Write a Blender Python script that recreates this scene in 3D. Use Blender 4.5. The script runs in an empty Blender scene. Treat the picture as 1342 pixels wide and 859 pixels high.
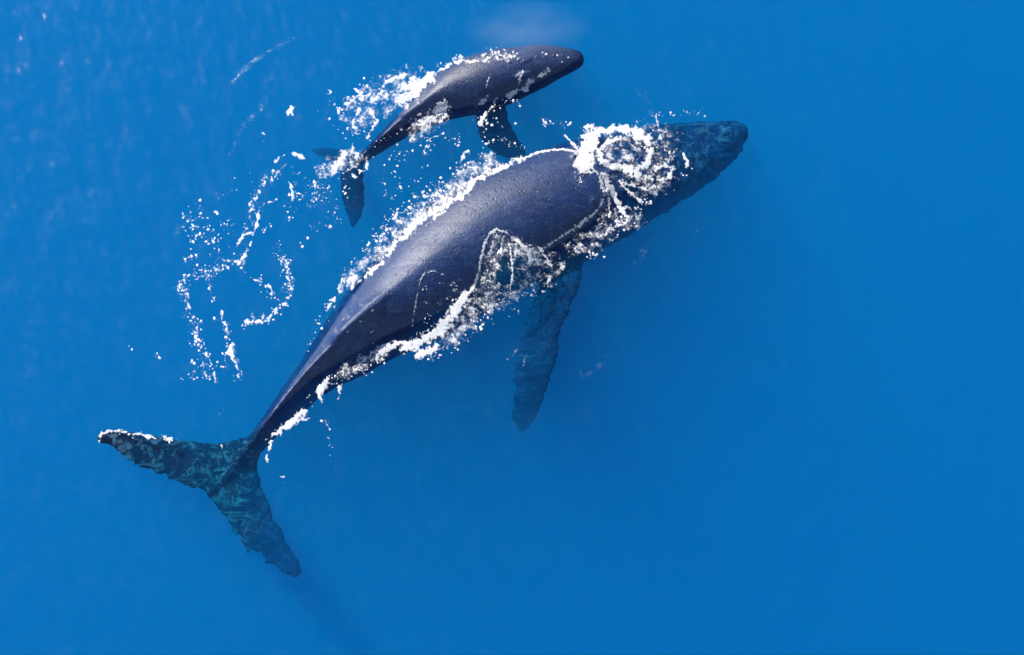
import bpy, bmesh, math, random
import numpy as np
from mathutils import Vector, Matrix
from mathutils.bvhtree import BVHTree

random.seed(7)
rng = np.random.default_rng(11)
scene = bpy.context.scene
col = scene.collection

# ------------------------------------------------------------------ camera
PW, PH = 1342.0, 859.0
TILT = math.radians(18.0)
DIST = 30.0
PPM = 65.0                                   # photo pixels per metre at the frame centre
FPX = PPM * DIST
cam_loc = Vector((0, -DIST * math.sin(TILT), DIST * math.cos(TILT)))
cam_data = bpy.data.cameras.new('camera')
cam_data.sensor_width = 36.0
cam_data.lens = 36.0 * FPX / PW
cam_data.clip_start = 0.1
cam_data.clip_end = 20000
cam = bpy.data.objects.new('camera', cam_data)
col.objects.link(cam)
cam.location = cam_loc
cam.rotation_euler = (TILT, 0, 0)
scene.camera = cam

# ------------------------------------------------------------------ sky and sun
SUN_EL = math.radians(39.0)
SUN_DIR = Vector((-0.66 * math.cos(SUN_EL), 0.75 * math.cos(SUN_EL), math.sin(SUN_EL)))   # towards the sun
world = bpy.data.worlds.new('World')
scene.world = world
world.use_nodes = True
wn = world.node_tree
wn.nodes.clear()
sky = wn.nodes.new('ShaderNodeTexSky')
sky.sky_type = 'NISHITA'
sky.sun_disc = False
sky.sun_elevation = SUN_EL
sky.sun_rotation = math.atan2(SUN_DIR.x, SUN_DIR.y)
bg = wn.nodes.new('ShaderNodeBackground')
bg.inputs['Strength'].default_value = 0.09
wo = wn.nodes.new('ShaderNodeOutputWorld')
wn.links.new(sky.outputs[0], bg.inputs[0])
wn.links.new(bg.outputs[0], wo.inputs[0])

sun_data = bpy.data.lights.new('sun', 'SUN')
sun_data.energy = 4.8
sun_data.angle = math.radians(0.53)
sun_data.color = (1.0, 0.94, 0.86)
sun = bpy.data.objects.new('sun', sun_data)
col.objects.link(sun)
sun.rotation_euler = SUN_DIR.to_track_quat('Z', 'Y').to_euler()
sun.location = SUN_DIR * 60

vs = scene.view_settings
vs.view_transform = 'Standard'
vs.look = 'None'
vs.exposure = 0.62
vs.gamma = 1.0
vs.use_curve_mapping = False
cy = scene.cycles
cy.max_bounces = 8
cy.volume_bounces = 5
cy.transparent_max_bounces = 16
cy.diffuse_bounces = 2
cy.glossy_bounces = 2
cy.caustics_reflective = False
cy.use_denoising = True
cy.use_adaptive_sampling = True
cy.adaptive_threshold = 0.02

# ------------------------------------------------------------------ helpers
RIGHT = Vector((1, 0, 0))
UP = Vector((0, math.cos(TILT), math.sin(TILT)))
FWD = Vector((0, math.sin(TILT), -math.cos(TILT)))


def ray(px, py):
    return (RIGHT * ((px - PW / 2) / FPX) + UP * (-(py - PH / 2) / FPX) + FWD).normalized()


def at(px, py, z=0.0):
    """Where the sight line of a photo pixel meets the level z."""
    d = ray(px, py)
    return cam_loc + d * ((z - cam_loc.z) / d.z)


def catmull(pts, n):
    pts = np.asarray(pts, float)
    P = np.vstack([2 * pts[0] - pts[1], pts, 2 * pts[-1] - pts[-2]])
    seg = np.linalg.norm(np.diff(pts[:, :2], axis=0), axis=1)
    cum = np.concatenate([[0], np.cumsum(seg)])
    out = []
    for s in np.linspace(0, cum[-1], n):
        i = min(max(np.searchsorted(cum, s, side='right') - 1, 0), len(seg) - 1)
        t = (s - cum[i]) / max(seg[i], 1e-9)
        p0, p1, p2, p3 = P[i], P[i + 1], P[i + 2], P[i + 3]
        out.append(0.5 * ((2 * p1) + (-p0 + p2) * t + (2 * p0 - 5 * p1 + 4 * p2 - p3) * t * t + (-p0 + 3 * p1 - 3 * p2 + p3) * t ** 3))
    return np.array(out)


def hash2(ix, iy, seed):
    h = (ix.astype(np.int64) * 374761393 + iy.astype(np.int64) * 668265263 + seed * 982451653) & 0xFFFFFFFF
    h = ((h ^ (h >> 13)) * 1274126177) & 0xFFFFFFFF
    h = (h ^ (h >> 16)) & 0xFFFFFFFF
    return h / 4294967295.0


def vnoise(x, y, seed=0):
    """Gradient noise, about 0..1."""
    ix = np.floor(x); iy = np.floor(y)
    fx = x - ix; fy = y - iy
    ux = fx * fx * fx * (fx * (fx * 6 - 15) + 10); uy = fy * fy * fy * (fy * (fy * 6 - 15) + 10)

    def g(dx, dy):
        t = hash2(ix + dx, iy + dy, seed) * (2 * math.pi)
        return np.cos(t) * (fx - dx) + np.sin(t) * (fy - dy)
    a = g(0, 0); b = g(1, 0); c = g(0, 1); d = g(1, 1)
    return 0.5 + 0.72 * (a + (b - a) * ux + (c - a) * uy + (a - b - c + d) * ux * uy)


def fbm(x, y, seed=0, octv=4):
    s = np.zeros_like(x, dtype=float); amp = 0.5; tot = 0
    for o in range(octv):
        s += amp * vnoise(x * 2 ** o + 17.3 * o, y * 2 ** o - 9.1 * o, seed + o)
        tot += amp; amp *= 0.55
    return s / tot


def worley(x, y, seed=0):
    ix = np.floor(x); iy = np.floor(y)
    f1 = np.full(x.shape, 9.0); f2 = np.full(x.shape, 9.0)
    for dx in (-1, 0, 1):
        for dy in (-1, 0, 1):
            cx = ix + dx; cyy = iy + dy
            qx = cx + hash2(cx, cyy, seed); qy = cyy + hash2(cx, cyy, seed + 5)
            d = np.hypot(x - qx, y - qy)
            m = d < f1
            f2 = np.where(m, f1, np.minimum(f2, d))
            f1 = np.where(m, d, f1)
    return f1, f2


def new_mesh(name, verts, faces, mat, smooth=True):
    me = bpy.data.meshes.new(name)
    me.from_pydata([tuple(v) for v in verts], [], faces)
    me.materials.append(mat)
    if smooth:
        me.polygons.foreach_set('use_smooth', [True] * len(me.polygons))
    me.update()
    o = bpy.data.objects.new(name, me)
    col.objects.link(o)
    return o


def tag(o, label=None, category=None, group=None, kind=None):
    for k, v in (('label', label), ('category', category), ('group', group), ('kind', kind)):
        if v:
            o[k] = v
    return o


class NT:
    """Small wrapper to write node trees briefly."""
    def __init__(self, name):
        self.mat = bpy.data.materials.new(name)
        self.mat.use_nodes = True
        self.t = self.mat.node_tree
        self.t.nodes.clear()
        self.out = self.t.nodes.new('ShaderNodeOutputMaterial')

    def n(self, typ, **kw):
        nd = self.t.nodes.new(typ)
        for k, v in kw.items():
            if k.startswith('i_'):
                nd.inputs[k[2:].replace('_', ' ')].default_value = v
            else:
                setattr(nd, k, v)
        return nd

    def l(self, a, b):
        self.t.links.new(a, b)

    def math(self, op, a, b=None, c=None, clamp=False):
        m = self.n('ShaderNodeMath', operation=op, use_clamp=clamp)
        for i, v in enumerate((a, b, c)):
            if v is None:
                continue
            if isinstance(v, (int, float)):
                m.inputs[i].default_value = v
            else:
                self.l(v, m.inputs[i])
        return m.outputs[0]

    def noise(self, vec, scale, detail=4, rough=0.55, dist=0.0):
        nd = self.n('ShaderNodeTexNoise')
        nd.inputs['Scale'].default_value = scale
        nd.inputs['Detail'].default_value = detail
        nd.inputs['Roughness'].default_value = rough
        nd.inputs['Distortion'].default_value = dist
        self.l(vec, nd.inputs['Vector'])
        return nd.outputs['Fac']

    def ramp(self, fac, stops):
        r = self.n('ShaderNodeValToRGB')
        while len(r.color_ramp.elements) < len(stops):
            r.color_ramp.elements.new(0.5)
        for e, (p, c) in zip(r.color_ramp.elements, stops):
            e.position = p
            e.color = (*c, 1) if not isinstance(c, (int, float)) else (c, c, c, 1)
        self.l(fac, r.inputs[0])
        return r.outputs[0]

    def mix(self, fac, a, b, mode='MIX'):
        m = self.n('ShaderNodeMix', data_type='RGBA', blend_type=mode)
        for sock, v in ((m.inputs[0], fac), (m.inputs[6], a), (m.inputs[7], b)):
            if isinstance(v, (int, float)):
                sock.default_value = v
            elif isinstance(v, tuple):
                sock.default_value = (*v, 1)
            else:
                self.l(v, sock)
        return m.outputs[2]


# ------------------------------------------------------------------ materials
def make_water():
    m = NT('sea_water')
    geo = m.n('ShaderNodeNewGeometry')
    dot = m.n('ShaderNodeVectorMath', operation='DOT_PRODUCT')
    m.l(geo.outputs['Normal'], dot.inputs[0]); m.l(geo.outputs['Incoming'], dot.inputs[1])
    c = m.math('ABSOLUTE', dot.outputs['Value'])
    f = m.math('POWER', m.math('SUBTRACT', 1.0, c, clamp=True), 5.0)
    fres = m.math('MULTIPLY_ADD', f, 0.98, 0.02)
    tr = m.n('ShaderNodeBsdfTransparent')
    gl = m.n('ShaderNodeBsdfGlossy')
    gl.inputs['Roughness'].default_value = 0.08
    mx = m.n('ShaderNodeMixShader')
    m.l(fres, mx.inputs[0]); m.l(tr.outputs[0], mx.inputs[1]); m.l(gl.outputs[0], mx.inputs[2])
    m.l(mx.outputs[0], m.out.inputs['Surface'])
    sc = m.n('ShaderNodeVolumeScatter')
    sc.inputs['Color'].default_value = (0.003, 0.43, 1.0, 1)
    sc.inputs['Density'].default_value = 0.21
    sc.inputs['Anisotropy'].default_value = 0.1
    ab = m.n('ShaderNodeVolumeAbsorption')
    ab.inputs['Color'].default_value = (0.0, 0.957, 0.9845, 1)
    ab.inputs['Density'].default_value = 2.45
    ad = m.n('ShaderNodeAddShader')
    m.l(sc.outputs[0], ad.inputs[0]); m.l(ab.outputs[0], ad.inputs[1])
    m.l(ad.outputs[0], m.out.inputs['Volume'])
    return m.mat


def make_skin(name, base, pale, scar=0.5, tail_x=None):
    m = NT(name)
    tc = m.n('ShaderNodeTexCoord')
    v = tc.outputs['Object']
    big = m.noise(v, 0.8, 5, 0.6, 0.4)
    mid = m.noise(v, 6.0, 6, 0.7, 0.9)
    fine = m.noise(v, 24.0, 4, 0.65)
    patch = m.ramp(mid, [(0.50, 0.0), (0.62, 1.0)])
    amount = m.math('MULTIPLY', patch, scar)
    if tail_x is not None:                                   # the flukes carry many pale scars and blotches
        sx = m.n('ShaderNodeSeparateXYZ'); m.l(v, sx.inputs[0])
        tail = m.math('MULTIPLY', m.math('SUBTRACT', tail_x, sx.outputs['X']), 1.4, clamp=True)
        head = m.math('MULTIPLY', m.math('SUBTRACT', sx.outputs['X'], 2.6), 0.9, clamp=True)
        base = m.mix(tail, base, (0.004, 0.016, 0.055))
        pale = m.mix(m.math('MAXIMUM', tail, m.math('MULTIPLY', head, 0.75)), pale, (0.075, 0.135, 0.23))
        amount = m.math('MULTIPLY', patch, m.math('ADD', m.math('MULTIPLY_ADD', tail, 0.55, scar), m.math('MULTIPLY', head, 0.35)))
    c = m.mix(m.math('MINIMUM', amount, 1.0), base, pale)
    c = m.mix(0.7, c, m.ramp(big, [(0.3, (0.6, 0.6, 0.6)), (0.7, (1.25, 1.25, 1.25))]), 'MULTIPLY')
    c = m.mix(0.8, c, m.ramp(fine, [(0.35, (0.55, 0.55, 0.55)), (0.65, (1.4, 1.4, 1.4))]), 'MULTIPLY')
    # patches of small dark pits, long pale scratches
    vo = m.n('ShaderNodeTexVoronoi'); vo.inputs['Scale'].default_value = 7.0
    m.l(v, vo.inputs['Vector'])
    where = m.ramp(m.noise(v, 1.6, 3), [(0.42, 0.0), (0.56, 1.0)])
    pit = m.math('MULTIPLY', m.ramp(vo.outputs['Distance'], [(0.08, 1.0), (0.26, 0.0)]), where)
    c = m.mix(m.math('MULTIPLY', pit, 0.75), c, (0.006, 0.016, 0.04))
    mp = m.n('ShaderNodeMapping')
    mp.inputs['Rotation'].default_value = (0, 0, math.radians(-35)); mp.inputs['Scale'].default_value = (0.5, 7.0, 3.0)
    m.l(v, mp.inputs['Vector'])
    scr = m.ramp(m.noise(mp.outputs[0], 1.6, 3, 0.5, 0.6), [(0.62, 0.0), (0.70, 1.0)])
    c = m.mix(m.math('MULTIPLY', scr, 0.5), c, pale)
    bs = m.n('ShaderNodeBsdfPrincipled')
    m.l(c, bs.inputs['Base Color'])
    wet = m.noise(mp.outputs[0], 0.9, 4, 0.6, 0.5)                # streaks of running water, glossier than the drying skin
    m.l(m.math('ADD', m.math('MULTIPLY_ADD', wet, 0.52, 0.12), m.math('MULTIPLY', fine, 0.22)), bs.inputs['Roughness'])
    # under water the skin's index is close to the water's, so it loses its gloss
    wz = m.n('ShaderNodeSeparateXYZ'); m.l(m.n('ShaderNodeNewGeometry').outputs['Position'], wz.inputs[0])
    dry = m.n('ShaderNodeMapRange', interpolation_type='SMOOTHSTEP')
    dry.inputs['From Min'].default_value = -0.03; dry.inputs['From Max'].default_value = 0.05
    m.l(wz.outputs['Z'], dry.inputs['Value'])
    m.l(m.math('MULTIPLY_ADD', dry.outputs[0], 0.43, 1.04), bs.inputs['IOR'])
    m.l(m.math('MULTIPLY', dry.outputs[0], 0.25), bs.inputs['Coat Weight'])
    bs.inputs['Coat Roughness'].default_value = 0.33
    b1 = m.n('ShaderNodeBump'); b1.inputs['Strength'].default_value = 0.36; b1.inputs['Distance'].default_value = 0.05
    m.l(m.math('ADD', m.math('MULTIPLY', mid, 0.35), m.math('MULTIPLY', fine, 0.6)), b1.inputs['Height'])
    b2 = m.n('ShaderNodeBump'); b2.inputs['Strength'].default_value = 0.5; b2.inputs['Distance'].default_value = 0.02
    b2.invert = True
    m.l(pit, b2.inputs['Height']); m.l(b1.outputs[0], b2.inputs['Normal'])
    m.l(b2.outputs[0], bs.inputs['Normal'])
    m.l(b1.outputs[0], bs.inputs['Coat Normal'])
    m.l(bs.outputs[0], m.out.inputs['Surface'])
    return m.mat


def make_foam():
    m = NT('white_foam')
    tc = m.n('ShaderNodeTexCoord')
    n = m.noise(tc.outputs['Object'], 26.0, 4, 0.65)
    c = m.ramp(n, [(0.3, (0.88, 0.90, 0.92)), (0.65, (0.96, 0.96, 0.97))])
    bs = m.n('ShaderNodeBsdfPrincipled')
    m.l(c, bs.inputs['Base Color'])
    bs.inputs['Roughness'].default_value = 0.55
    bp = m.n('ShaderNodeBump'); bp.inputs['Strength'].default_value = 0.25; bp.inputs['Distance'].default_value = 0.02
    m.l(n, bp.inputs['Height']); m.l(bp.outputs[0], bs.inputs['Normal'])
    tl = m.n('ShaderNodeBsdfTranslucent')
    m.l(c, tl.inputs[0])
    mx = m.n('ShaderNodeMixShader'); mx.inputs[0].default_value = 0.4
    m.l(bs.outputs[0], mx.inputs[1]); m.l(tl.outputs[0], mx.inputs[2])
    # thin froth lets what lies under it show through
    at_ = m.n('ShaderNodeAttribute', attribute_name='froth')
    al = m.n('ShaderNodeMapRange', interpolation_type='SMOOTHSTEP')
    al.inputs['From Min'].default_value = 0.0; al.inputs['From Max'].default_value = 0.42
    al.inputs['To Min'].default_value = 0.0; al.inputs['To Max'].default_value = 1.0
    m.l(at_.outputs['Fac'], al.inputs['Value'])
    tr = m.n('ShaderNodeBsdfTransparent')
    m2 = m.n('ShaderNodeMixShader')
    m.l(al.outputs[0], m2.inputs[0]); m.l(tr.outputs[0], m2.inputs[1]); m.l(mx.outputs[0], m2.inputs[2])
    m.l(m2.outputs[0], m.out.inputs['Surface'])
    return m.mat


M_WATER = make_water()
M_SKIN = make_skin('wet_whale_skin', (0.004, 0.025, 0.105), (0.055, 0.095, 0.19), 0.32, -4.7)
M_SKIN2 = make_skin('wet_calf_skin', (0.009, 0.027, 0.10), (0.05, 0.09, 0.18), 0.3)
M_FOAM = make_foam()


# ------------------------------------------------------------------ sea surface: height of the water at a point
def px_bump(px, py, h, rx, ry=None, ang=0.0):
    p = at(px, py)
    return (p.x, p.y, h, rx, ry or rx, ang)


SWELLS = [
    px_bump(668, 352, 0.42, 0.62, 1.0, math.radians(-12)),     # water lapping up over the flank
    px_bump(585, 395, 0.12, 0.6, 0.6),
    px_bump(815, 215, 0.10, 0.8, 0.8),                          # water welling over the head
]


def sea_height(x, y):
    x = np.asarray(x, float); y = np.asarray(y, float)
    r = np.hypot(x, y)
    fade = 1 / (1 + (r / 60.0) ** 2)
    c, s = math.cos(math.radians(-32)), math.sin(math.radians(-32))
    u = x * c - y * s; v = x * s + y * c
    h = 0.10 * (fbm(u * 0.45, v * 0.18, 3, 3) - 0.5) + 0.08 * (fbm(u * 1.6, v * 0.7, 9, 3) - 0.5) + 0.075 * (fbm(u * 3.4, v * 1.3, 14, 3) - 0.5)
    h = h * fade
    for bx, by, hh, rx, ry, a in SWELLS:
        dx = x - bx; dy = y - by
        p = (dx * math.cos(a) + dy * math.sin(a)) / rx
        q = (-dx * math.sin(a) + dy * math.cos(a)) / ry
        h = h + hh * np.exp(-(p * p + q * q) ** 1.5)
    return h


def build_sea():
    inner_x = np.arange(-12.0, 12.001, 0.042)
    inner_y = np.arange(-8.0, 9.001, 0.042)
    out = np.array([0.3, 0.8, 1.8, 4, 9, 20, 45, 100, 250, 600, 1500, 3000.0])
    xs = np.concatenate([inner_x[0] - out[::-1], inner_x, inner_x[-1] + out])
    ys = np.concatenate([inner_y[0] - out[::-1], inner_y, inner_y[-1] + out])
    X, Y = np.meshgrid(xs, ys)
    Z = sea_height(X, Y)
    ny, nx = X.shape
    verts = np.stack([X.ravel(), Y.ravel(), Z.ravel()], 1).tolist()
    idx = np.arange(nx * ny).reshape(ny, nx)
    q = np.stack([idx[:-1, :-1], idx[:-1, 1:], idx[1:, 1:], idx[1:, :-1]], -1).reshape(-1, 4).tolist()
    rim = list(idx[0, :]) + list(idx[1:, -1]) + list(idx[-1, -2::-1]) + list(idx[-2:0:-1, 0])
    base = len(verts)
    for i in rim:
        verts.append([verts[i][0], verts[i][1], -60.0])
    n = len(rim)
    for k in range(n):
        a, b = rim[k], rim[(k + 1) % n]
        q.append([int(b), int(a), base + k, base + (k + 1) % n])
    q.append([base + k for k in range(n)][::-1])
    o = new_mesh('sea', verts, q, M_WATER)
    return tag(o, 'calm deep blue open sea around the two whales', 'sea', kind='structure')


build_sea()


# ------------------------------------------------------------------ whales
def resample_edge(pts, n):
    P = np.array([list(at(p[0], p[1], p[2])) for p in pts])
    seg = np.linalg.norm(np.diff(P, axis=0), axis=1)
    cum = np.concatenate([[0], np.cumsum(seg)])
    s = np.linspace(0, cum[-1], n)
    return np.stack([np.interp(s, cum, P[:, k]) for k in range(3)], 1)


def add_fin(bm, le, te, thick_root, thick_tip, knob=0.0, ragged=0.0, seed=0, n=46, m=10):
    """A flat tapering blade between its leading and trailing edge, as one closed shell."""
    A = resample_edge(le, n); B = resample_edge(te, n)
    t = np.linspace(0, 1, n)
    chord = B - A
    cl = np.linalg.norm(chord, axis=1, keepdims=True) + 1e-9
    cd = chord / cl
    r = np.random.default_rng(seed)
    if knob:
        A = A - cd * (knob * (np.sin(t * 34 + r.random() * 6) * 0.5 + r.normal(0, 0.45, n)))[:, None] * np.sin(np.pi * np.clip(t * 1.1, 0, 1))[:, None]
    if ragged:
        B = B + cd * (ragged * r.normal(0, 0.6, n))[:, None] * np.sin(np.pi * np.clip(t, 0, 1))[:, None]
    span = np.gradient((A + B) / 2, axis=0)
    span /= np.linalg.norm(span, axis=1, keepdims=True) + 1e-9
    nor = np.cross(span, cd)
    nor /= np.linalg.norm(nor, axis=1, keepdims=True) + 1e-9
    top, bot = [], []
    for i in range(n):
        th = thick_root + (thick_tip - thick_root) * t[i] ** 0.7
        rt, rb = [], []
        for j in range(m + 1):
            c = j / m
            p = A[i] + (B[i] - A[i]) * c
            prof = 0.12 + 0.88 * (1 - abs(2 * c ** 0.75 - 1) ** 2.2)
            d = nor[i] * th * 0.5 * prof
            rt.append(bm.verts.new(tuple(p + d))); rb.append(bm.verts.new(tuple(p - d)))
        top.append(rt); bot.append(rb)
    for i in range(n - 1):
        for j in range(m):
            bm.faces.new((top[i][j], top[i + 1][j], top[i + 1][j + 1], top[i][j + 1]))
            bm.faces.new((bot[i][j], bot[i][j + 1], bot[i + 1][j + 1], bot[i + 1][j]))
        bm.faces.new((top[i][0], bot[i][0], bot[i + 1][0], top[i + 1][0]))
        bm.faces.new((top[i][m], top[i + 1][m], bot[i + 1][m], bot[i][m]))
    for i in (0, n - 1):
        for j in range(m):
            f = (top[i][j], top[i][j + 1], bot[i][j + 1], bot[i][j])
            bm.faces.new(f if i == 0 else f[::-1])


def add_ball(bm, p, r, sz=1.0):
    mat = Matrix.Translation(Vector(p)) @ Matrix.Diagonal((r, r, r * sz, 1))
    bmesh.ops.create_icosphere(bm, subdivisions=2, radius=1.0, matrix=mat)


def make_whale(name, spine, fins, dorsal, voxel, mat, extras=None, nsec=110, roll=0.0, rough=0.12):
    S = catmull([[at(s[0], s[1], s[2]).x, at(s[0], s[1], s[2]).y, *s[2:]] for s in spine], nsec)
    bm = bmesh.new()
    NA = 48
    rings = []
    frames = []
    for i in range(nsec):
        p = Vector((S[i, 0], S[i, 1], S[i, 2]))
        a = S[max(i - 1, 0)]; b = S[min(i + 1, nsec - 1)]
        T = Vector((b[0] - a[0], b[1] - a[1], b[2] - a[2])).normalized()
        side = T.cross(Vector((0, 0, 1))).normalized()       # towards the animal's far side when it swims snout first
        up = side.cross(T).normalized()
        if roll:
            R = Matrix.Rotation(roll, 3, T)
            side = R @ side; up = R @ up
        w, bt, bb, mt = [max(v, 0.02) for v in S[i, 3:7]]
        ring = []
        for k in range(NA):
            th = 2 * math.pi * k / NA
            cs, sn = math.cos(th), math.sin(th)
            e = mt if sn > 0 else 2.1
            q = 2.0 / max(e, 1.05)
            y = w * math.copysign(abs(cs) ** q, cs)
            z = (bt if sn > 0 else bb) * math.copysign(abs(sn) ** q, sn)
            ring.append(bm.verts.new(p + side * y + up * z))
        rings.append(ring)
        frames.append((p, T, side, up, w, bt, bb))
    for i in range(nsec - 1):
        for k in range(NA):
            k2 = (k + 1) % NA
            bm.faces.new((rings[i][k], rings[i][k2], rings[i + 1][k2], rings[i + 1][k]))
    bm.faces.new(rings[0][::-1]); bm.faces.new(rings[-1])
    # dorsal fin: a low hooked ridge on the back, (start, end) along the body, height
    d0, d1, dh = dorsal
    i0, i1 = int(d0 * nsec), int(d1 * nsec)
    prev = None
    for i in range(i0, i1 + 1):
        t = (i - i0) / (i1 - i0)
        p, T, side, up, w, bt, bb = frames[i]
        h = dh * (t ** 1.3) * (1 if t < 0.8 else max(0.02, (1 - t) / 0.2) ** 0.6)
        th = 0.12 * bt * (1 - 0.4 * t) + 0.05
        base = p + up * (bt - 0.25 * bt)
        tip = p + up * (bt + h - 0.02) + T * (0.35 * h)
        cur = [bm.verts.new(base + side * (th * 2.2)), bm.verts.new(tip + side * th * 0.35), bm.verts.new(tip - side * th * 0.35), bm.verts.new(base - side * (th * 2.2))]
        if prev:
            for k in range(4):
                bm.faces.new((prev[k], prev[(k + 1) % 4], cur[(k + 1) % 4], cur[k]))
        else:
            bm.faces.new(cur[::-1])
        prev = cur
    bm.faces.new(prev)
    for f in fins:
        add_fin(bm, **f)
    if extras:
        extras(bm, frames, nsec)
    bmesh.ops.recalc_face_normals(bm, faces=bm.faces[:])
    me = bpy.data.meshes.new(name)
    bm.to_mesh(me); bm.free()
    tmp = bpy.data.objects.new(name + '_build', me)
    col.objects.link(tmp)
    r = tmp.modifiers.new('r', 'REMESH'); r.mode = 'VOXEL'; r.voxel_size = voxel
    s = tmp.modifiers.new('s', 'SMOOTH'); s.iterations = 4; s.factor = 0.5
    dg = bpy.context.evaluated_depsgraph_get()
    ev = tmp.evaluated_get(dg)
    fin = bpy.data.meshes.new_from_object(ev, depsgraph=dg)
    bpy.data.objects.remove(tmp, do_unlink=True)
    bpy.data.meshes.remove(me)
    fin.name = name
    co = np.empty(len(fin.vertices) * 3); fin.vertices.foreach_get('co', co); co = co.reshape(-1, 3)
    no = np.empty(len(fin.vertices) * 3); fin.vertices.foreach_get('normal', no); no = no.reshape(-1, 3)
    k = rough * np.clip((-0.02 - co[:, 2]) / 0.25, 0.12, 1)
    k = k * np.where(co[:, 0] > 2.2, 1.0, 0.45)
    amp = k * (fbm(co[:, 0] * 2.6 + co[:, 2], co[:, 1] * 2.6 + co[:, 2] * 0.7, 51, 3) - 0.5)
    co += no * amp[:, None]
    fin.vertices.foreach_set('co', co.ravel())
    fin.materials.clear(); fin.materials.append(mat)
    fin.polygons.foreach_set('use_smooth', [True] * len(fin.polygons))
    fin.update()
    o = bpy.data.objects.new(name, fin)
    col.objects.link(o)
    return o, frames


# snout to tail: photo place, level of the axis, half width, height above and below, crest (2 round .. 1.2 sharp)
MOTHER = [
    (979, 166, -0.50, 0.08, 0.08, 0.12, 2.2),
    (972, 170, -0.51, 0.22, 0.17, 0.35, 2.4),
    (948, 182, -0.53, 0.42, 0.28, 0.55, 2.5),
    (911, 198, -0.58, 0.66, 0.40, 0.80, 2.4),
    (866, 214, -0.68, 0.88, 0.60, 1.00, 1.9),
    (820, 232, -0.76, 1.02, 0.76, 1.10, 1.9),
    (774, 250, -0.74, 1.17, 0.98, 1.20, 2.0),
    (714, 277, -0.68, 1.26, 1.14, 1.25, 2.05),
    (652, 306, -0.64, 1.31, 1.18, 1.25, 2.0),
    (596, 343, -0.60, 1.26, 1.16, 1.15, 1.85),
    (537, 387, -0.56, 1.10, 1.08, 1.00, 1.6),
    (489, 424, -0.51, 0.87, 0.98, 0.80, 1.32),
    (450, 459, -0.47, 0.66, 0.84, 0.65, 1.2),
    (411, 494, -0.44, 0.42, 0.66, 0.52, 1.15),
    (375, 533, -0.42, 0.29, 0.51, 0.42, 1.15),
    (346, 568, -0.40, 0.22, 0.38, 0.30, 1.25),
    (319, 600, -0.39, 0.19, 0.24, 0.22, 1.4),
    (297, 626, -0.39, 0.15, 0.14, 0.14, 1.7),
    (276, 646, -0.39, 0.07, 0.06, 0.06, 2.0),
]
MOTHER_FINS = [
    # near flipper, stretched out under water towards the bottom of the frame
    dict(le=[(772, 318, -0.75), (764, 352, -0.50), (757, 385, -0.38), (741, 418, -0.35), (731, 455, -0.36), (726, 490, -0.42), (712, 525, -0.68), (704, 548, -1.05), (690, 565, -1.5)],
         te=[(708, 338, -0.75), (706, 380, -0.50), (690, 415, -0.40), (681, 450, -0.37), (672, 482, -0.44), (673, 520, -0.70), (667, 544, -1.05), (678, 565, -1.5)],
         thick_root=0.34, thick_tip=0.07, knob=0.06, ragged=0.075, seed=3, n=84),
    # far flipper, hanging down below the body
    dict(le=[(815, 235, -1.2), (790, 240, -1.9), (760, 250, -2.6), (725, 262, -3.3), (705, 270, -3.7)],
         te=[(755, 265, -1.2), (745, 268, -1.9), (725, 272, -2.6), (708, 276, -3.3), (700, 276, -3.7)],
         thick_root=0.34, thick_tip=0.07, knob=0.08, ragged=0.05, seed=4),
    # flukes
    dict(le=[(354, 550, -0.38), (325, 572, -0.38), (290, 581, -0.37), (245, 577, -0.32), (205, 571, -0.24), (165, 564, -0.14), (140, 563, -0.06), (127, 572, -0.02)],
         te=[(287, 652, -0.40), (268, 644, -0.40), (246, 641, -0.38), (220, 628, -0.34), (193, 617, -0.28), (165, 603, -0.20), (146, 586, -0.10), (129, 581, -0.02)],
         thick_root=0.26, thick_tip=0.08, knob=0.03, ragged=0.075, seed=5, n=64),
    dict(le=[(354, 563, -0.40), (343, 590, -0.42), (337, 615, -0.46), (346, 645, -0.50), (361, 680, -0.55), (378, 713, -0.60), (392, 735, -0.64), (397, 750, -0.66)],
         te=[(270, 634, -0.40), (270, 650, -0.42), (291, 675, -0.48), (309, 703, -0.53), (324, 724, -0.58), (350, 738, -0.62), (370, 752, -0.65), (386, 760, -0.66)],
         thick_root=0.26, thick_tip=0.08, knob=0.04, ragged=0.085, seed=6, n=64),
]


def mother_extras(bm, fr, n):
    r = random.Random(5)
    # rows of knobs on the upper jaw and along the lip
    for i in range(4, 34, 3):
        p, T, side, up, w, bt, bb = fr[i]
        for f in (0.0, 0.45, -0.45, 0.8, -0.8):
            if r.random() < 0.25:
                continue
            y = f * w + r.uniform(-.04, .04)
            z = bt * math.sqrt(max(0, 1 - (y / w) ** 2))
            add_ball(bm, p + side * y + up * (z - 0.01) + T * r.uniform(-.1, .1), r.uniform(.045, .075))
    # lower lip swelling on both sides, its edge
    for i in range(3, 40, 1):
        p, T, side, up, w, bt, bb = fr[i]
        for s in (-1, 1):
            add_ball(bm, p + side * (s * w * 0.99) - up * (0.16 + 0.004 * i), 0.07 + r.uniform(-.02, .035))
    # raised guard round the blowholes
    for sgn in (-1, 1):
        for k in range(9):
            p, T, side, up, w, bt, bb = fr[24 + k // 2]
            add_ball(bm, p + side * (sgn * (0.05 + 0.011 * k)) + T * (0.03 * (k % 2)) + up * (bt - 0.035), 0.075)


whale, W_FR = make_whale('humpback_whale', MOTHER, MOTHER_FINS, (0.60, 0.735, 0.26), 0.034, M_SKIN, mother_extras, roll=math.radians(0))
tag(whale, 'large adult humpback whale with broad dark back and long submerged flipper', 'whale', 'humpback whales at the surface')

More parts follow.
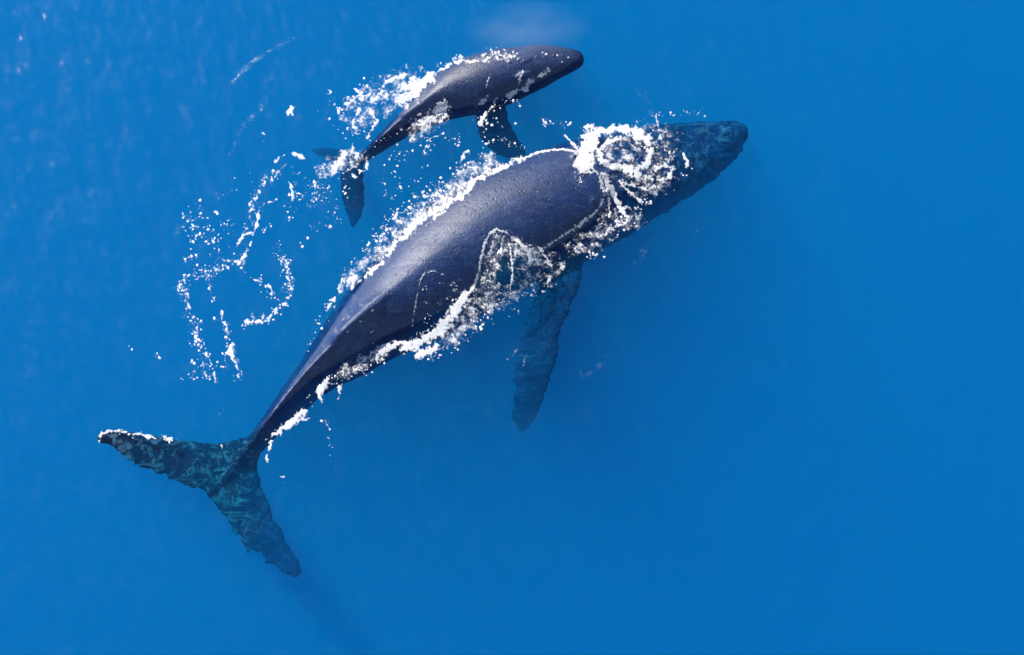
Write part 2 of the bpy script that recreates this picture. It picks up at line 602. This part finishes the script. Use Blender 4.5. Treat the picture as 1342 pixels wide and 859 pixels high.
CALF = [
    (765, 76, -0.13, 0.06, 0.06, 0.08, 2.2),
    (760, 77, -0.14, 0.17, 0.14, 0.2, 2.2),
    (742, 80, -0.16, 0.28, 0.26, 0.3, 2.6),
    (715, 85, -0.18, 0.43, 0.38, 0.42, 2.5),
    (688, 92, -0.18, 0.52, 0.48, 0.52, 2.0),
    (659, 100, -0.18, 0.61, 0.54, 0.58, 2.0),
    (627, 110, -0.18, 0.63, 0.56, 0.6, 2.0),
    (597, 121, -0.19, 0.56, 0.52, 0.55, 1.85),
    (569, 136, -0.20, 0.43, 0.46, 0.46, 1.5),
    (544, 153, -0.21, 0.31, 0.40, 0.38, 1.3),
    (521, 170, -0.22, 0.23, 0.32, 0.30, 1.2),
    (500, 187, -0.25, 0.17, 0.24, 0.22, 1.25),
    (480, 203, -0.30, 0.12, 0.15, 0.15, 1.4),
    (462, 217, -0.38, 0.10, 0.08, 0.10, 1.8),
    (448, 228, -0.46, 0.05, 0.04, 0.05, 2.0),
]
CALF_FINS = [
    dict(le=[(662, 134, -0.45), (667, 160, -0.6), (680, 182, -0.9), (690, 198, -1.15), (688, 208, -1.25)],
         te=[(625, 140, -0.45), (624, 165, -0.6), (634, 188, -0.9), (652, 204, -1.15), (676, 210, -1.25)],
         thick_root=0.18, thick_tip=0.05, knob=0.03, ragged=0.03, seed=8, n=40),
    dict(le=[(700, 96, -0.5), (688, 99, -0.9), (668, 104, -1.3), (650, 110, -1.6)],
         te=[(660, 106, -0.5), (656, 108, -0.9), (650, 110, -1.3), (646, 112, -1.6)],
         thick_root=0.18, thick_tip=0.05, knob=0.03, ragged=0.03, seed=9, n=30),
    dict(le=[(478, 203, -0.28), (476, 222, -0.36), (478, 245, -0.50), (478, 268, -0.64), (473, 286, -0.75), (464, 298, -0.82)],
         te=[(446, 228, -0.40), (446, 236, -0.44), (446, 254, -0.54), (450, 272, -0.66), (456, 286, -0.75), (460, 298, -0.82)],
         thick_root=0.12, thick_tip=0.05, knob=0.02, ragged=0.02, seed=10, n=40),
    dict(le=[(480, 205, -0.32), (462, 202, -0.50), (444, 196, -0.72), (426, 193, -0.95), (410, 195, -1.15)],
         te=[(452, 230, -0.46), (446, 222, -0.56), (436, 213, -0.75), (422, 206, -0.97), (408, 199, -1.15)],
         thick_root=0.12, thick_tip=0.05, knob=0.02, ragged=0.02, seed=12, n=40),
]


def calf_extras(bm, fr, n):
    r = random.Random(9)
    for i in range(4, 26, 3):
        p, T, side, up, w, bt, bb = fr[i]
        for f in (0.0, 0.5, -0.5):
            y = f * w
            z = bt * math.sqrt(max(0, 1 - (y / w) ** 2))
            add_ball(bm, p + side * y + up * (z - 0.008), r.uniform(.02, .032))
    for k in range(5):                                        # hump of the blowhole guard
        p, T, side, up, w, bt, bb = fr[20 + k]
        add_ball(bm, p + up * (bt - 0.05 + 0.02 * (2 - abs(k - 2))) - side * (0.55 * w) - up * (0.17 * bt), 0.09)
    for sgn in (-1, 1):
        for k in range(8):
            p, T, side, up, w, bt, bb = fr[18 + k // 2]
            add_ball(bm, p + side * (sgn * (0.018 + 0.005 * k)) + up * (bt - 0.022 + 0.003 * (4 - abs(k - 3))), 0.04)


calf, C_FR = make_whale('humpback_calf', CALF, CALF_FINS, (0.58, 0.72, 0.09), 0.020, M_SKIN2, calf_extras, nsec=90, rough=0.05)
tag(calf, 'small humpback calf with head and back out of water above the big whale', 'whale', 'humpback whales at the surface')

# ------------------------------------------------------------------ foam lying on the water and on the backs
BVH = []
for o in (whale, calf):
    co = np.array([v.co[:] for v in o.data.vertices]) - np.array(cam_loc)
    dep = co @ np.array(FWD)
    ux = PW / 2 + FPX * (co @ np.array(RIGHT)) / dep
    uy = PH / 2 - FPX * (co @ np.array(UP)) / dep
    occ = np.zeros((240, 160), bool)
    for dx in (-6, 0, 6):
        for dy in (-6, 0, 6):
            occ[np.clip(((ux + dx) / 6).astype(int), 0, 239), np.clip(((uy + dy) / 6).astype(int), 0, 159)] = True
    BVH.append((BVHTree.FromPolygons([v.co.copy() for v in o.data.vertices], [tuple(p.vertices) for p in o.data.polygons]), occ))


def drape(px, py, sink=0.0):
    """First thing met along each sight line: the water or a whale's back."""
    d = np.stack([(px - PW / 2) / FPX, UP.y * -(py - PH / 2) / FPX + FWD.y, UP.z * -(py - PH / 2) / FPX + FWD.z], 1)
    d /= np.linalg.norm(d, axis=1, keepdims=True)
    c = np.array(cam_loc)
    t = -c[2] / d[:, 2]
    for _ in range(2):
        p = c + d * t[:, None]
        t = (sea_height(p[:, 0], p[:, 1]) - sink - c[2]) / d[:, 2]
    gx = np.clip((px / 6).astype(int), 0, 239); gy = np.clip((py / 6).astype(int), 0, 159)
    for b, occ in BVH:
        for i in np.nonzero(occ[gx, gy])[0]:
            hit = b.ray_cast(cam_loc, Vector(d[i]))
            if hit[3] is not None and hit[3] < t[i]:
                t[i] = hit[3]
    return c + d * t[:, None]


def seg_dist(X, Y, pts):
    D = np.full(X.shape, 1e9); Tm = np.zeros(X.shape)
    pts = np.asarray(pts, float)
    cum = 0.0
    for (x0, y0), (x1, y1) in zip(pts[:-1], pts[1:]):
        dx, dy = x1 - x0, y1 - y0
        L2 = dx * dx + dy * dy + 1e-9
        t = np.clip(((X - x0) * dx + (Y - y0) * dy) / L2, 0, 1)
        d = np.hypot(X - x0 - t * dx, Y - y0 - t * dy)
        m = d < D
        D = np.where(m, d, D)
        Tm = np.where(m, cum + t * math.sqrt(L2), Tm)
        cum += math.sqrt(L2)
    return D, Tm


def foam(label, strokes, res=0.72, thick=0.014, seed=0, sink=0.0, lift=0.006, dense=1.0, many=1.0):
    """strokes: (kind, points, width[, strength]). kinds: line (bright rope), lace (open netting), speck (loose flecks), blob (dense froth)."""
    allp = np.vstack([np.asarray(s[1], float) for s in strokes])
    wmax = max(s[2] for s in strokes) + 6
    x0, y0 = allp.min(0) - wmax; x1, y1 = allp.max(0) + wmax
    xs = np.arange(x0, x1, res); ys = np.arange(y0, y1, res)
    X, Y = np.meshgrid(xs, ys)
    F = np.full(X.shape, -1.0)
    wx = X + 9.0 * (fbm(X / 9, Y / 9, seed + 1, 3) - 0.5) + 2.2 * (fbm(X / 2.6, Y / 2.6, seed + 2, 2) - 0.5)
    wy = Y + 9.0 * (fbm(X / 9, Y / 9, seed + 3, 3) - 0.5) + 2.2 * (fbm(X / 2.6, Y / 2.6, seed + 4, 2) - 0.5)
    f1, f2 = worley(wx / 7.5, wy / 7.5, seed + 6)
    fine = fbm(X / 3.4, Y / 3.4, seed + 10, 3)
    coarse = fbm(X / 12, Y / 12, seed + 12, 3)
    # threads: crests of warped noise at two sizes, and the walls of bubble rafts
    q1 = 1 - np.abs(2 * fbm(wx / 11.0, wy / 11.0, seed + 14, 2) - 1) * 2.6
    q2 = 1 - np.abs(2 * fbm(wx / 6.0, wy / 6.0, seed + 16, 2) - 1) * 2.2
    q3 = 1 - (f2 - f1) * 1.5
    thread = np.maximum(np.maximum(q1, q2 * 0.97), q3 * 0.92)
    pores = np.clip(0.55 - f1, -0.3, 0.5) * np.where(hash2(np.floor(wx / 7.5), np.floor(wy / 7.5), seed + 18) > 0.35, 1.0, 0.2)
    r = np.random.default_rng(seed + 100)
    dots = []
    for s in strokes:
        kind, pts, w = s[:3]
        k = s[3] if len(s) > 3 else 1.0
        pts = np.asarray(pts, float)
        if len(pts) == 1:
            pts = np.vstack([pts, pts + 0.5])
        if kind == 'speck':
            L = np.linalg.norm(np.diff(pts, axis=0), axis=1)
            cum = np.concatenate([[0], np.cumsum(L)])
            n = int(many * k * cum[-1] * (w + 5) / 19) + 3
            cl = None
            for _ in range(n):
                if cl is None or r.random() < 0.45:
                    t = r.random() * cum[-1]
                    cl = (np.interp(t, cum, pts[:, 0]) + r.normal(0, w * 0.42), np.interp(t, cum, pts[:, 1]) + r.normal(0, w * 0.42))
                    x, y = cl
                else:
                    x, y = cl[0] + r.normal(0, 3.2), cl[1] + r.normal(0, 3.2)
                dots.append((x, y, min(0.45 + r.exponential(0.45), 2.2), r.uniform(0.55, 1.0), r.uniform(0, math.pi)))
            continue
        if kind == 'rope':
            D, Tm = seg_dist(0.7 * X + 0.3 * wx, 0.7 * Y + 0.3 * wy, pts)
            f = (1 - D / (w * (0.35 + 0.9 * vnoise(Tm / 14.0, Tm * 0 + 3.0, seed + 31)))) * 0.5 * k - 1.3 * (fine - 0.45) - 1.2 * np.clip(coarse - 0.48, 0, 1)
            F = np.maximum(F, f)
            continue
        D, Tm = seg_dist(wx, wy, pts)
        prof = np.clip(1 - D / w, -1, 1)
        if kind == 'line':
            brk = vnoise(Tm / 8.0, Tm * 0 + seed + 0.5, seed + 20)
            f = prof * 0.9 - 0.5 * (1 - k) - 1.6 * np.clip(0.60 - brk * k, 0, 1) - 1.3 * (fine - 0.46) - 0.6 * np.clip(coarse - 0.5, 0, 1)
        elif kind == 'lace':
            f = np.where(prof > 0, (thread - 1.0) + 0.25 * k + 0.20 * prof * k - 1.1 * (coarse - 0.42) - 0.4 * (fine - 0.5), -1) * 1.1
            f = np.where(prof > 0, f - 0.5 * np.clip(0.25 - prof, 0, 1), -1)
            film = 0.5 * k * np.clip(prof, 0, 0.5) - 0.35 * (coarse - 0.2) - 0.25 * (fine - 0.4)
            f = np.maximum(f, np.where(prof > 0, np.minimum(film, 0.22), -1))
        else:
            f = prof * 1.25 * k - 0.22 - 1.1 * pores - 1.0 * (fine - 0.48) - 0.9 * (coarse - 0.45) + 0.35 * (thread - 0.8)
            f = np.where(prof > 0, f, -1)
        F = np.maximum(F, f)
    for (x, y, rad, asp, ang) in dots:
        i0 = max(int((x - 5 - x0) / res), 0); i1 = min(int((x + 5 - x0) / res) + 1, X.shape[1])
        j0 = max(int((y - 5 - y0) / res), 0); j1 = min(int((y + 5 - y0) / res) + 1, X.shape[0])
        if i1 <= i0 or j1 <= j0:
            continue
        dx = X[j0:j1, i0:i1] - x; dy = Y[j0:j1, i0:i1] - y
        u = dx * math.cos(ang) + dy * math.sin(ang); v = (-dx * math.sin(ang) + dy * math.cos(ang)) / asp
        d = np.hypot(u, v) + 0.8 * (fine[j0:j1, i0:i1] - 0.5) * rad
        F[j0:j1, i0:i1] = np.maximum(F[j0:j1, i0:i1], (rad - d) * 0.9)
    ny, nx = F.shape
    verts, faces, pk, ek = [], [], {}, {}

    def vert(i, j):
        key = (i, j)
        if key not in pk:
            pk[key] = len(verts); verts.append((xs[i], ys[j], F[j, i]))
        return pk[key]

    def cut(a, b):
        key = (a, b) if a < b else (b, a)
        if key not in ek:
            fa, fb = F[a[1], a[0]], F[b[1], b[0]]
            t = fa / (fa - fb)
            ek[key] = len(verts)
            verts.append((xs[a[0]] + (xs[b[0]] - xs[a[0]]) * t, ys[a[1]] + (ys[b[1]] - ys[a[1]]) * t, 0.0))
        return ek[key]

    pos = F > 0
    anyp = pos[:-1, :-1] | pos[1:, :-1] | pos[:-1, 1:] | pos[1:, 1:]
    for j, i in zip(*np.nonzero(anyp)):
        c = [(i, j), (i + 1, j), (i + 1, j + 1), (i, j + 1)]
        for tri in ((c[0], c[1], c[2]), (c[0], c[2], c[3])):
            s = [bool(pos[q[1], q[0]]) for q in tri]
            n = sum(s)
            if n == 0:
                continue
            poly = []
            for k2 in range(3):
                a, b = tri[k2], tri[(k2 + 1) % 3]
                if s[k2]:
                    poly.append(vert(*a))
                if s[k2] != s[(k2 + 1) % 3]:
                    poly.append(cut(a, b))
            faces.append(poly[::-1])
    V = np.array(verts)
    out = drape(V[:, 0], V[:, 1], sink)
    out[:, 2] += lift + thick * np.sqrt(np.clip(V[:, 2], 0, 0.6)) * (0.55 + 0.9 * fbm(V[:, 0] / 3.1, V[:, 1] / 3.1, seed + 40, 2))
    good = []
    for f in faces:
        z = [out[i][2] for i in f]
        if max(z) - min(z) < 0.3:
            good.append(f)
    o = new_mesh('sea_foam', out, good, M_FOAM)
    at_ = o.data.attributes.new('froth', 'FLOAT', 'POINT')
    at_.data.foreach_set('value', (V[:, 2] * dense).astype(np.float32))
    return tag(o, label, 'foam', 'white foam around the whales', 'stuff')


B, L, N, S, R = 'blob', 'lace', 'line', 'speck', 'rope'

foam('white swirls of foam washing over the big whale\'s submerged head', [
    (B, [(775, 176), (768, 200), (766, 218)], 17, 1.2),
    (B, [(772, 181), (792, 172), (810, 168), (831, 173), (848, 180)], 9, 0.95),
    (N, [(812, 182), (796, 186), (786, 200), (788, 212), (813, 220), (831, 222), (847, 216), (853, 200), (848, 184), (832, 180)], 5.5, 1.1),
    (B, [(785, 212), (812, 221), (832, 226)], 6, 1.0),
    (B, [(834, 228)], 10, 1.0),
    (L, [(815, 198), (850, 230)], 38, 0.75),
    (N, [(812, 238), (836, 246), (858, 250)], 4, 0.9),
    (N, [(858, 222), (870, 217), (882, 221), (878, 232), (868, 238), (856, 236)], 5, 1.0),
    (B, [(868, 237)], 6, 0.9),
    (R, [(780, 224), (789, 240), (792, 256), (788, 270), (778, 281), (760, 296), (738, 309), (714, 326)], 3.6, 0.9),
    (B, [(770, 289), (752, 301)], 5, 0.75),
    (B, [(792, 230), (804, 254), (813, 272), (817, 281)], 6.5, 1.0),
    (R, [(817, 280), (807, 290), (808, 297), (820, 294), (824, 284)], 3.5, 1.0),
    (N, [(796, 246), (797, 262), (799, 282)], 3, 0.9),
    (N, [(786, 232), (794, 250), (804, 275)], 3, 0.8),
    (N, [(812, 240), (823, 250), (842, 267), (853, 266)], 4, 0.95),
    (N, [(861, 148), (860, 158), (864, 170), (867, 190)], 4, 0.85),
    (L, [(845, 176), (866, 200), (872, 180)], 22, 0.7),
    (N, [(826, 166), (842, 158), (858, 152), (872, 154)], 3, 0.6),
    (N, [(897, 202), (899, 211), (902, 220)], 3.2, 1.1),
    (L, [(842, 245), (872, 244)], 13, 0.8),
    (L, [(800, 285), (830, 290)], 18, 0.75),
    (L, [(750, 322), (778, 318), (800, 300)], 17, 0.75),
    (S, [(745, 330), (795, 330)], 16, 1.0),
    (S, [(800, 300), (850, 265)], 16, 0.8),
    (S, [(865, 152), (930, 148)], 6, 0.8),
    (S, [(850, 190), (900, 220)], 26, 0.6),
    (R, [(740, 178), (748, 186), (757, 195)], 3.4, 1.2),
    (S, [(704, 157), (745, 165), (738, 172)], 6, 1.3),
    (S, [(760, 240), (720, 215)], 14, 0.35),
], seed=1)

foam('long line of foam along the big whale\'s sunlit left side', [
    (R, [(757, 199), (735, 196), (714, 198), (698, 203), (683, 209)], 2.8, 1.2),
    (B, [(683, 208), (668, 216), (651, 224), (636, 231)], 8, 0.68),
    (B, [(636, 230), (620, 238), (612, 252), (596, 262), (584, 270)], 8, 0.78),
    (B, [(584, 269), (566, 279), (550, 289), (534, 303), (523, 316)], 8, 0.72),
    (B, [(522, 314), (510, 330), (500, 345), (484, 358)], 7, 0.6),
    (N, [(484, 358), (474, 368), (462, 377)], 4.5, 0.8),
    (L, [(640, 215), (605, 238), (570, 268), (530, 298)], 18, 0.95),
    (L, [(525, 302), (490, 335), (455, 372)], 15, 0.85),
    (N, [(449, 366), (445, 375), (446, 383), (438, 394), (428, 408)], 3.2, 0.9),
    (S, [(440, 392), (425, 415), (412, 440), (398, 462)], 8, 0.9),
    (S, [(465, 345), (452, 372)], 9, 0.9),
    (S, [(640, 205), (600, 228), (560, 262), (520, 300), (485, 332)], 17, 0.9),
    (N, [(574, 255), (560, 258), (544, 258)], 3, 0.9),
    (S, [(555, 250), (520, 285)], 9, 1.0),
    (N, [(616, 215), (610, 232), (602, 240)], 3.5, 0.6),
], seed=2)

foam('arched sheet of white foam sliding down the big whale\'s right flank', [
    (R, [(606, 394), (614, 386), (622, 374), (627, 360), (630, 342), (635, 322), (641, 308), (652, 301), (664, 306), (674, 314)], 3.4, 1.3),
    (N, [(674, 314), (688, 324), (702, 321), (711, 328)], 4.5, 0.85),
    (L, [(650, 318), (645, 345), (640, 378)], 15, 0.82),
    (N, [(646, 318), (642, 336), (640, 356)], 2.8, 0.8),
    (R, [(667, 318), (671, 345), (672, 362), (668, 384)], 3, 1.0),
    (N, [(660, 312), (656, 330), (652, 352)], 2.5, 0.7),
    (L, [(668, 325), (700, 345), (720, 352)], 26, 0.76),
    (N, [(711, 332), (722, 348), (724, 362), (716, 372)], 3.4, 0.85),
    (N, [(692, 326), (694, 345), (688, 362)], 2.6, 0.75),
    (B, [(612, 388), (603, 400), (592, 414), (580, 426)], 11, 1.05),
    (B, [(580, 428), (566, 440), (548, 450), (530, 455)], 14, 0.85),
    (B, [(572, 455), (548, 466)], 8, 0.9),
    (L, [(640, 385), (615, 415), (590, 440)], 23, 0.82),
    (L, [(700, 362), (668, 385), (640, 405)], 14, 0.75),
    (S, [(720, 370), (680, 385), (640, 412), (600, 450)], 17, 1.0),
    (S, [(600, 455), (560, 470)], 11, 0.9),
    (B, [(520, 452), (503, 458), (498, 468)], 9, 0.85),
    (L, [(505, 462), (475, 474), (450, 490)], 12, 0.85),
    (S, [(500, 470), (460, 490), (430, 505)], 11, 1.1),
    (R, [(540, 428), (543, 408), (547, 388), (551, 368), (557, 358), (568, 356), (582, 361)], 1.8, 0.9),
    (S, [(556, 380), (560, 408)], 9, 0.5),
    (S, [(585, 368), (605, 378), (580, 395), (558, 415)], 9, 0.9),
    (S, [(480, 420), (500, 445)], 16, 0.3),
    (S, [(430, 455), (470, 430), (500, 395)], 4, 0.2),
], seed=3)

foam('small clumps of foam trailing right of the big whale\'s tail stock', [
    (B, [(430, 497), (424, 506), (419, 516)], 7, 1.1),
    (N, [(421, 518), (420, 530)], 2.6, 0.9),
    (N, [(447, 504), (446, 515), (443, 524)], 3.2, 1.0),
    (B, [(398, 541), (388, 550), (376, 558), (366, 565)], 7, 1.05),
    (B, [(388, 546), (402, 550)], 5, 1.0),
    (N, [(364, 566), (356, 572), (348, 577)], 3.6, 0.9),
    (N, [(356, 580), (352, 592), (350, 604)], 3, 1.1),
    (S, [(404, 550), (430, 555)], 8, 0.6),
    (S, [(430, 560), (436, 610)], 8, 0.4),
    (S, [(364, 625), (378, 627)], 3, 1.2),
    (S, [(410, 515), (390, 545)], 8, 0.6),
], seed=4)

foam('bright churned foam behind the calf at its left side', [
    (B, [(562, 103), (550, 112), (538, 121), (526, 133)], 13, 1.1),
    (B, [(545, 106), (532, 116)], 9, 0.9),
    (L, [(535, 112), (505, 130), (470, 148)], 30, 0.78),
    (N, [(530, 99), (518, 103), (507, 109), (500, 118), (497, 127), (486, 132), (472, 132)], 4.4, 1.0),
    (N, [(474, 121), (464, 132), (452, 138), (444, 146), (446, 156)], 3.6, 0.95),
    (N, [(472, 144), (466, 152), (462, 162), (468, 172)], 4, 1.0),
    (N, [(486, 146), (494, 160), (488, 168), (482, 182)], 4, 0.95),
    (N, [(466, 118), (474, 126), (484, 126)], 3, 0.9),
    (S, [(430, 150), (460, 130), (500, 112)], 20, 0.8),
    (S, [(440, 170), (480, 175)], 18, 0.8),
    (S, [(430, 125), (425, 160)], 10, 0.5),
], seed=5)

foam('foam and beads of water running off the calf\'s back and right side', [
    (L, [(600, 79), (622, 81), (648, 76), (672, 74)], 8, 0.7),
    (B, [(572, 97), (590, 86), (606, 80), (626, 81)], 3.6, 0.7),
    (S, [(632, 76), (672, 72)], 7, 1.5),
    (S, [(565, 98), (600, 76), (650, 66), (680, 72)], 6, 0.9),
    (N, [(719, 92), (711, 99), (703, 102), (694, 108)], 5, 1.0),
    (N, [(695, 107), (690, 117), (678, 120), (666, 126)], 4.6, 1.1),
    (N, [(686, 94), (682, 102), (680, 112)], 3.4, 1.0),
    (N, [(642, 98), (639, 108), (637, 116)], 2.6, 0.9),
    (N, [(640, 126), (632, 134), (624, 140)], 4, 0.95),
    (N, [(652, 130), (642, 143), (636, 150), (630, 162)], 4, 0.9),
    (S, [(665, 126), (640, 150), (625, 170)], 12, 0.9),
    (S, [(690, 118), (668, 140)], 7, 0.7),
    (S, [(704, 65), (712, 70), (745, 78)], 5, 0.4),
    (S, [(505, 180), (490, 195), (478, 206)], 6, 0.9),
    (S, [(560, 145), (535, 165), (510, 182)], 4.5, 0.9),
], seed=6)

foam('splash of foam thrown up beside the calf\'s right flank', [
    (B, [(583, 139), (576, 148), (566, 156), (552, 160)], 12, 0.95),
    (L, [(578, 150), (556, 166), (544, 176)], 15, 0.95),
    (S, [(585, 150), (560, 170), (540, 180)], 14, 0.8),
], seed=16, thick=0.05, lift=0.03)

foam('froth of foam and bubbles over the calf\'s sunken tail', [
    (B, [(452, 204), (444, 214), (436, 224)], 9, 0.8),
    (L, [(468, 206), (440, 214), (424, 222)], 15, 0.85),
    (N, [(463, 190), (462, 200), (474, 208)], 3.4, 1.0),
    (N, [(482, 212), (480, 222), (472, 226)], 3.4, 0.8),
    (B, [(466, 231)], 5, 1.0),
    (S, [(425, 215), (455, 228)], 16, 1.2),
    (S, [(452, 240), (460, 268)], 9, 0.8),
    (N, [(380, 200), (390, 204), (398, 208)], 3.6, 0.9),
], seed=7)

foam('scattered white flecks of foam on open water between calf and big whale', [
    (S, [(545, 182), (520, 205), (495, 225)], 16, 0.5),
    (S, [(575, 170), (560, 195), (545, 205)], 16, 1.0),
    (N, [(560, 185), (568, 180), (577, 178)], 2.6, 0.7),
    (S, [(600, 170), (590, 195)], 14, 0.7),
    (S, [(650, 180), (622, 200), (606, 212)], 12, 0.8),
    (N, [(614, 198), (606, 208), (602, 214)], 2.8, 0.9),
    (S, [(510, 210), (520, 240), (512, 260)], 16, 0.35),
    (S, [(560, 215), (545, 235), (520, 255)], 12, 0.5),
    (S, [(520, 275), (500, 305), (470, 330)], 10, 1.0),
    (B, [(521, 278), (517, 288)], 4, 0.8),
    (S, [(640, 160), (668, 195)], 18, 0.4),
    (S, [(678, 190), (685, 198)], 6, 0.9),
], seed=8)

foam('winding trail of white foam flecks on open water left of both whales', [
    (N, [(362, 212), (364, 206), (373, 203), (382, 202), (396, 208)], 3.2, 0.8),
    (N, [(362, 229), (370, 219), (378, 214)], 2.6, 0.7),
    (N, [(352, 265), (364, 261)], 2.4, 0.9),
    (S, [(365, 228), (346, 240), (336, 256), (331, 275)], 4, 1.6),
    (N, [(331, 274), (326, 280)], 3.4, 0.9),
    (N, [(339, 282), (337, 294), (333, 304), (320, 308), (314, 318)], 2.9, 1.1),
    (N, [(332, 306), (329, 318), (326, 328), (321, 336)], 3.2, 0.9),
    (N, [(321, 335), (313, 346), (304, 344), (298, 343)], 3.2, 0.95),
    (S, [(299, 342), (287, 351), (267, 364), (250, 358), (240, 366), (231, 384)], 5, 1.8),
    (S, [(238, 366), (242, 386), (246, 404), (258, 425), (257, 450), (268, 475), (273, 498)], 6, 1.2),
    (N, [(256, 440), (257, 452)], 2.4, 0.9),
    (N, [(282, 490), (284, 502)], 2.6, 1.0),
    (S, [(268, 462), (282, 485)], 8, 0.8),
    (N, [(382, 242), (384, 254), (386, 261)], 2.8, 0.9),
    (S, [(380, 235), (384, 262), (377, 288)], 4, 1.4),
    (S, [(395, 235), (422, 245)], 6, 0.8),
    (S, [(400, 255), (440, 262), (436, 298)], 10, 0.6),
    (S, [(415, 300), (400, 320)], 14, 0.3),
    (S, [(345, 302), (358, 298)], 4, 1.4),
    (S, [(311, 349), (329, 362), (352, 376), (360, 392)], 4, 1.2),
    (N, [(352, 376), (358, 383)], 2.4, 0.9),
    (S, [(372, 340), (379, 366), (382, 382), (374, 398), (362, 408)], 5, 2.0),
    (N, [(379, 364), (381, 378)], 2.6, 0.9),
    (B, [(374, 398)], 4, 0.8),
    (B, [(356, 414), (352, 424)], 4.2, 0.9),
    (S, [(372, 400), (352, 418), (331, 422), (316, 426)], 4, 2.0),
    (N, [(340, 421), (322, 424)], 2.8, 1.0),
    (N, [(291, 410), (293, 420), (298, 430)], 2.8, 0.9),
    (B, [(305, 452), (300, 462), (304, 470)], 4.2, 0.9),
    (N, [(305, 468), (310, 480), (313, 497)], 2.8, 1.0),
    (S, [(300, 430), (296, 465), (286, 490)], 6, 1.0),
    (S, [(275, 372), (280, 395)], 4, 1.0),
    (S, [(250, 270), (260, 310), (245, 345)], 18, 0.55),
    (S, [(300, 290), (280, 330)], 18, 0.4),
    (S, [(370, 320), (350, 345)], 14, 0.3),
    (S, [(260, 480), (240, 500)], 10, 0.4),
    (S, [(170, 457), (173, 459)], 3, 1.0),
    (S, [(200, 455), (212, 470)], 8, 0.3),
    (S, [(255, 265), (300, 300), (290, 350)], 30, 0.25),
    (S, [(330, 230), (420, 250)], 30, 0.2),
    (L, [(366, 216), (338, 262), (328, 300), (312, 345)], 11, 0.40),
    (L, [(310, 346), (262, 362), (238, 380), (246, 405), (258, 440), (274, 490)], 10, 0.34),
    (L, [(375, 345), (380, 380), (356, 416), (320, 425)], 10, 0.38),
    (L, [(298, 430), (303, 460), (312, 495)], 9, 0.38),
    (L, [(382, 240), (384, 265)], 8, 0.35),
    (L, [(420, 235), (405, 260), (430, 290)], 12, 0.3),
    (S, [(236, 300), (252, 330), (262, 360)], 14, 0.5),
    (S, [(270, 420), (250, 470), (290, 500)], 16, 0.35),
], seed=9, many=1.5)

foam('beads of foam along the front edge of the big whale\'s left fluke', [
    (B, [(130, 578), (135, 568), (146, 565)], 3.0, 0.9),
    (N, [(146, 564), (165, 567), (185, 571), (205, 575), (226, 577)], 2.6, 0.95),
    (S, [(150, 565), (200, 573), (240, 578)], 3, 0.9),
    (S, [(288, 585), (292, 586)], 2, 1.0),
], seed=10)

foam('single small oval fleck of white foam alone on open water', [
    (B, [(380.5, 143), (380.5, 149)], 4.6, 1.6),
], seed=11, res=0.6)

foam('faint drawn-out streaks of bubbles drawn for wave-crest glints on open water at upper left', [
    (N, [(381, 55), (362, 63), (345, 73), (330, 80), (322, 92), (309, 104)], 1.5, 0.8),  # glints on ripple crests, put into the shape of thin pale strands
    (S, [(311, 101), (314, 96)], 1.5, 3.0),
    (N, [(372, 62), (382, 54)], 1.3, 0.6),
    (N, [(430, 68), (446, 62)], 1.3, 0.7),
    (S, [(336, 165), (348, 180), (332, 190)], 8, 0.5),
    (N, [(306, 520), (298, 535), (288, 545)], 1.2, 0.7),
    (L, [(385, 50), (330, 82), (305, 108)], 5, 0.7),
    (L, [(300, 250), (240, 290), (225, 320)], 7, 0.55),
    (L, [(350, 130), (320, 170), (300, 205)], 7, 0.5),
], seed=12, sink=0.03, thick=0.01, dense=0.35)

foam('faint threads of bubbles drifting on open water right of the big whale', [
    (L, [(848, 318), (840, 335), (833, 350)], 5, 0.8),
    (L, [(795, 470), (780, 485), (762, 492)], 6, 0.7),
    (L, [(838, 118), (848, 135), (852, 148)], 7, 0.7),
    (N, [(680, 455), (670, 468), (664, 474)], 1.8, 1.0),
    (N, [(690, 468), (685, 480)], 1.8, 1.0),
    (S, [(606, 533), (609, 545)], 2, 2.0),
    (L, [(920, 290), (905, 320)], 6, 0.5),
], seed=14, sink=0.03, thick=0.01, dense=0.2)


# ------------------------------------------------------------------ breath of the calf, a thin cloud of spray over its blowholes
def make_mist():
    m = NT('spray_mist')
    v = m.n('ShaderNodeVolumePrincipled')
    v.inputs['Color'].default_value = (0.93, 0.95, 0.97, 1)
    v.inputs['Density'].default_value = 0.16
    v.inputs['Anisotropy'].default_value = 0.2
    m.l(v.outputs[0], m.out.inputs['Volume'])
    tc = m.n('ShaderNodeTexCoord')
    ln = m.n('ShaderNodeVectorMath', operation='LENGTH')
    m.l(tc.outputs['Object'], ln.inputs[0])
    core = m.math('POWER', m.math('SUBTRACT', 1.0, ln.outputs['Value'], clamp=True), 1.3)
    nz = m.ramp(m.noise(tc.outputs['Object'], 1.9, 3, 0.55, 0.3), [(0.36, 0.0), (0.66, 1.0)])
    m.l(m.math('MULTIPLY', m.math('MULTIPLY', core, nz), 0.4), v.inputs['Density'])
    me = bpy.data.meshes.new('blow_mist')
    bm = bmesh.new()
    bmesh.ops.create_icosphere(bm, subdivisions=3, radius=1.0)
    bm.to_mesh(me); bm.free()
    me.materials.append(m.mat)
    o = bpy.data.objects.new('blow_mist', me)
    o.location = at(688, 40, 1.0)
    o.scale = (1.5, 0.75, 0.6)
    o.rotation_euler = (0, 0, math.radians(6))
    col.objects.link(o)
    tag(o, 'thin pale mist of breath hanging over the calf\'s head', 'mist', kind='stuff')


make_mist()
